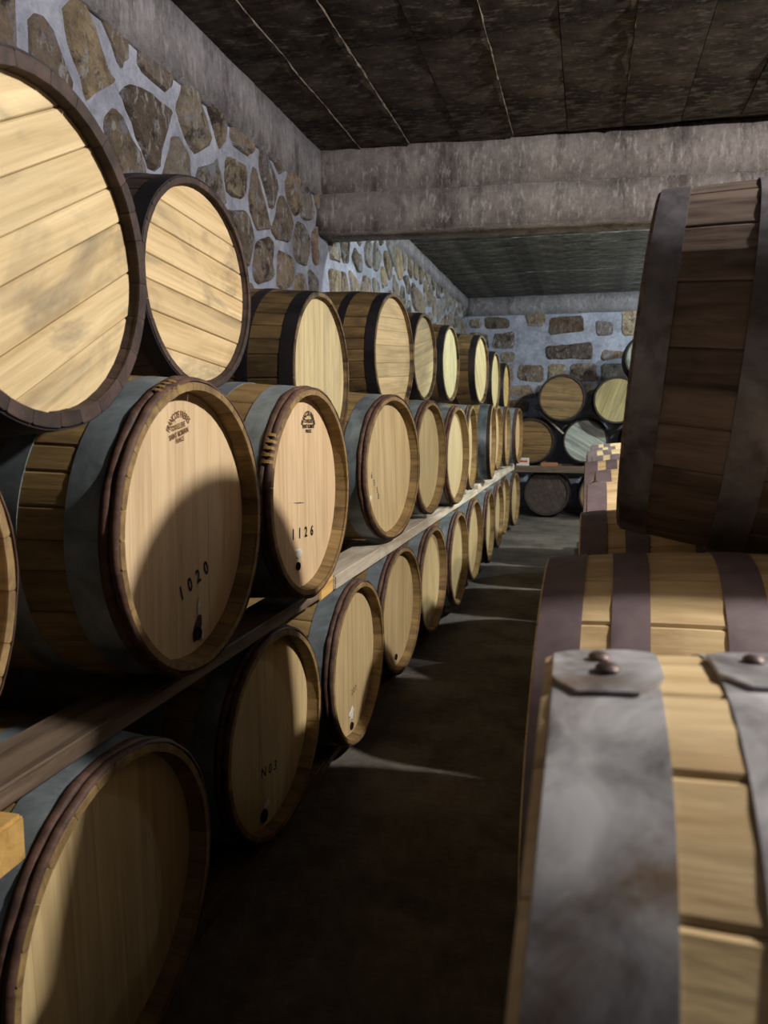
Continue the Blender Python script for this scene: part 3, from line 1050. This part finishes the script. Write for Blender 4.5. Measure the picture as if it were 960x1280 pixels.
barrel(BIG, (0.097, 1.66, 1.378), PI, 'tall dark old cask at right, its top lit and side in shadow', None, roll=0.13, yaw=R(-5.7), tilt=R(5.0), full=True)


def lap_mesh(st, s0, s1, th, a0, a1, mat):
    """Overlapping hoop end with clipped corners."""
    V, F = [], []
    h = st['L'] / 2
    K, N = 4, 14
    for j in range(N + 1):
        t = j / N
        a = a0 + (a1 - a0) * t
        e = min(t, 1 - t) * (a1 - a0) * st['R0']
        clipw = max(0.0, 0.020 - e) * 0.9
        for k in range(K + 1):
            s = s0 + clipw + (s1 - s0 - 2 * clipw) * k / K
            r = prof(h - s, st) + th
            V.append((h - s, -r * math.sin(a), r * math.cos(a)))
    n1 = len(V)
    for (x, y, z) in list(V):
        rr = math.hypot(y, z)
        V.append((x, y * (rr - 0.003) / rr, z * (rr - 0.003) / rr))
    w = K + 1
    for j in range(N):
        for k in range(K):
            q = (j * w + k, j * w + k + 1, (j + 1) * w + k + 1, (j + 1) * w + k)
            F.append(q)
            F.append(tuple(i + n1 for i in q))
    border = [k for k in range(w)] + [j * w + K for j in range(1, N + 1)] + [N * w + k for k in range(K - 1, -1, -1)] + [j * w for j in range(N - 1, 0, -1)]
    for i in range(len(border)):
        a_, b_ = border[i], border[(i + 1) % len(border)]
        F.append((a_, b_, b_ + n1, a_ + n1))
    return mesh_from('hoop_lap', V, F, M[mat], True)


def rivet_geo():
    V, F = ring_geo([(0.0, 0.0075), (0.0022, 0.0072), (0.0042, 0.0050), (0.005, 0.0018)], 14, None, False)
    return mesh_from('rivet', V, F + [tuple(k * 4 + 3 for k in range(14))], M['rivet'], True)


RV = rivet_geo()


def lap(e, st, s0, s1, th, a0, a1, mat, rivets):
    o = put('hoop_lap', lap_mesh(st, s0, s1, th, a0, a1, mat), e, (0, 0, st['Rb']))
    h = st['L'] / 2
    for (s, a, k) in rivets:
        r = prof(h - s, st) + th
        q = put('rivet', RV, o, (h - s, -r * math.sin(a), r * math.cos(a)))
        q.rotation_euler = (a, -PI / 2, 0)
        q.scale = (k, k, k)


# right barrels face -x: local +Y points to -y (towards the camera), so angles towards the camera are negative
lap(RB[0], NEAR, 0.006, 0.083, 0.0052, R(-8.5), R(12), 'hoop_blotch', [(0.045, R(-2.0), 1.25), (0.040, R(3.5), 1.15)])
lap(RB[0], NEAR, 0.121, 0.193, 0.0052, R(-5.5), R(12), 'hoop_blotch', [(0.165, R(-1.0), 1.2), (0.15, R(4.0), 1.1)])
lap(RB[3], PLUM, 0.002, 0.066, 0.004, R(8), R(22), 'hoop_plum', [(0.03, R(12), 1.6)])

GRR = 'timber rails under the right hand row'
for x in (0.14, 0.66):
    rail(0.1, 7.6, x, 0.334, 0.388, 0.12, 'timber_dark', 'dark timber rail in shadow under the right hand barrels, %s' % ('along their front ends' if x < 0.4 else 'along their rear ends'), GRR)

# ------------------------------------------------------------------ barrels stacked against the back wall
GB = 'barrels stacked in front of the back wall'
F_ = -PI / 2
barrel(BACK, (-0.326, 10.00, nest(BACK, -0.326, [(-0.70, 1.0, 0.31), (-0.024, 0.998, 0.31)])), F_, 'brown headed barrel topmost at left of the back wall stack', GB, 0.1, R(86), full=False)
barrel(BACK_P, (0.345, 9.98, nest(BACK, 0.345, [(0.70, 0.998, 0.31), (-0.024, 0.998, 0.31)])), F_, 'pale headed barrel with white spot, right of the brown one on the back stack', GB, 0.4, R(-20), full=False, head_tint=(0.62, 0.64, 0.56))
barrel(BACK, (-0.70, 10.14, 1.0), F_, 'brown headed barrel in the middle tier at the left of the back stack', GB, 0.6, R(88), full=False, head_tint=(0.9, 0.82, 0.75))
barrel(BACK_G, (-0.024, 10.40, 0.998), F_, 'silvery grey headed barrel in the middle tier of the back stack', GB, 0.2, R(60), full=False)
barrel(BACK_D, (-0.495, 10.18, 0.315), F_, 'dark headed barrel on the floor at the foot of the back stack', GB, 0.9, R(20), full=False, head_tint=T(1.5))
barrel(BACK, (0.20, 10.16, 0.315), F_, 'tan headed barrel on the floor half hidden by the right row', GB, 0.3, R(10), full=False)
gb = barrel(BACK_G, (0.70, 9.92, nest(BACK, 0.70, [(0.345, 1.49, 0.31), (1.06, 1.50, 0.31)]) + 0.01), F_, 'highest barrel at the back right, grey head cut by the dark cask', GB, 0.3, R(10), full=False, head_tint=T(0.7))
barrel(BACK, (1.06, 10.00, nest(BACK, 1.06, [(0.70, 0.998, 0.31)])), F_, 'barrel behind the dark cask that props up the highest one', GB, 0.3, R(10), full=False)
barrel(BACK, (0.70, 10.14, 0.998), F_, 'middle tier barrel of the back stack behind the dark cask', GB, 0.7, R(30), full=False)
for yy, zz in ((10.09, 0.603), (10.70, 0.630)):
    o = put('timber_rail', box_mesh('timber_rail', 2.3, 0.14, 0.684 - zz, M['timber_dark'], 0.004, 2), None, (0.15, yy, (0.684 + zz) / 2))
    tag(o, 'dark timber rail lying between the two lowest tiers of the back stack, %s' % ('front one' if yy < 10.3 else 'rear one'), 'timber')
o = put('timber_scrap', box_mesh('timber_scrap', 0.21, 0.09, 0.045, M['timber_orange'], 0.004, 2), None, (-0.46, 10.07, 0.7075), (0, 0, 0))
tag(o, 'orange brown wood scrap under the brown barrel at the back', 'timber')
o = put('timber_batten', box_mesh('timber_batten', 0.42, 0.03, 0.022, M['timber'], 0.003, 1), None, (-0.455, 10.22, 1.235), (0, R(42), 0))
tag(o, 'slim pale batten slanting between the two brown barrels at the back', 'timber')
cb = bpy.data.objects.new('paper_box', None)
cb.location = (-0.80, 10.075, 0.685)
COL.objects.link(cb)
tag(cb, 'small white carton with red print beside the last barrel of the middle row', 'box')
put('carton', box_mesh('carton', 0.16, 0.08, 0.10, M['white_card'], 0.004, 1), cb, (0, 0, 0.05))
put('printed_band', box_mesh('printed_band', 0.13, 0.003, 0.022, M['red_print'], 0), cb, (0.0, -0.041, 0.058), label='red printed band')
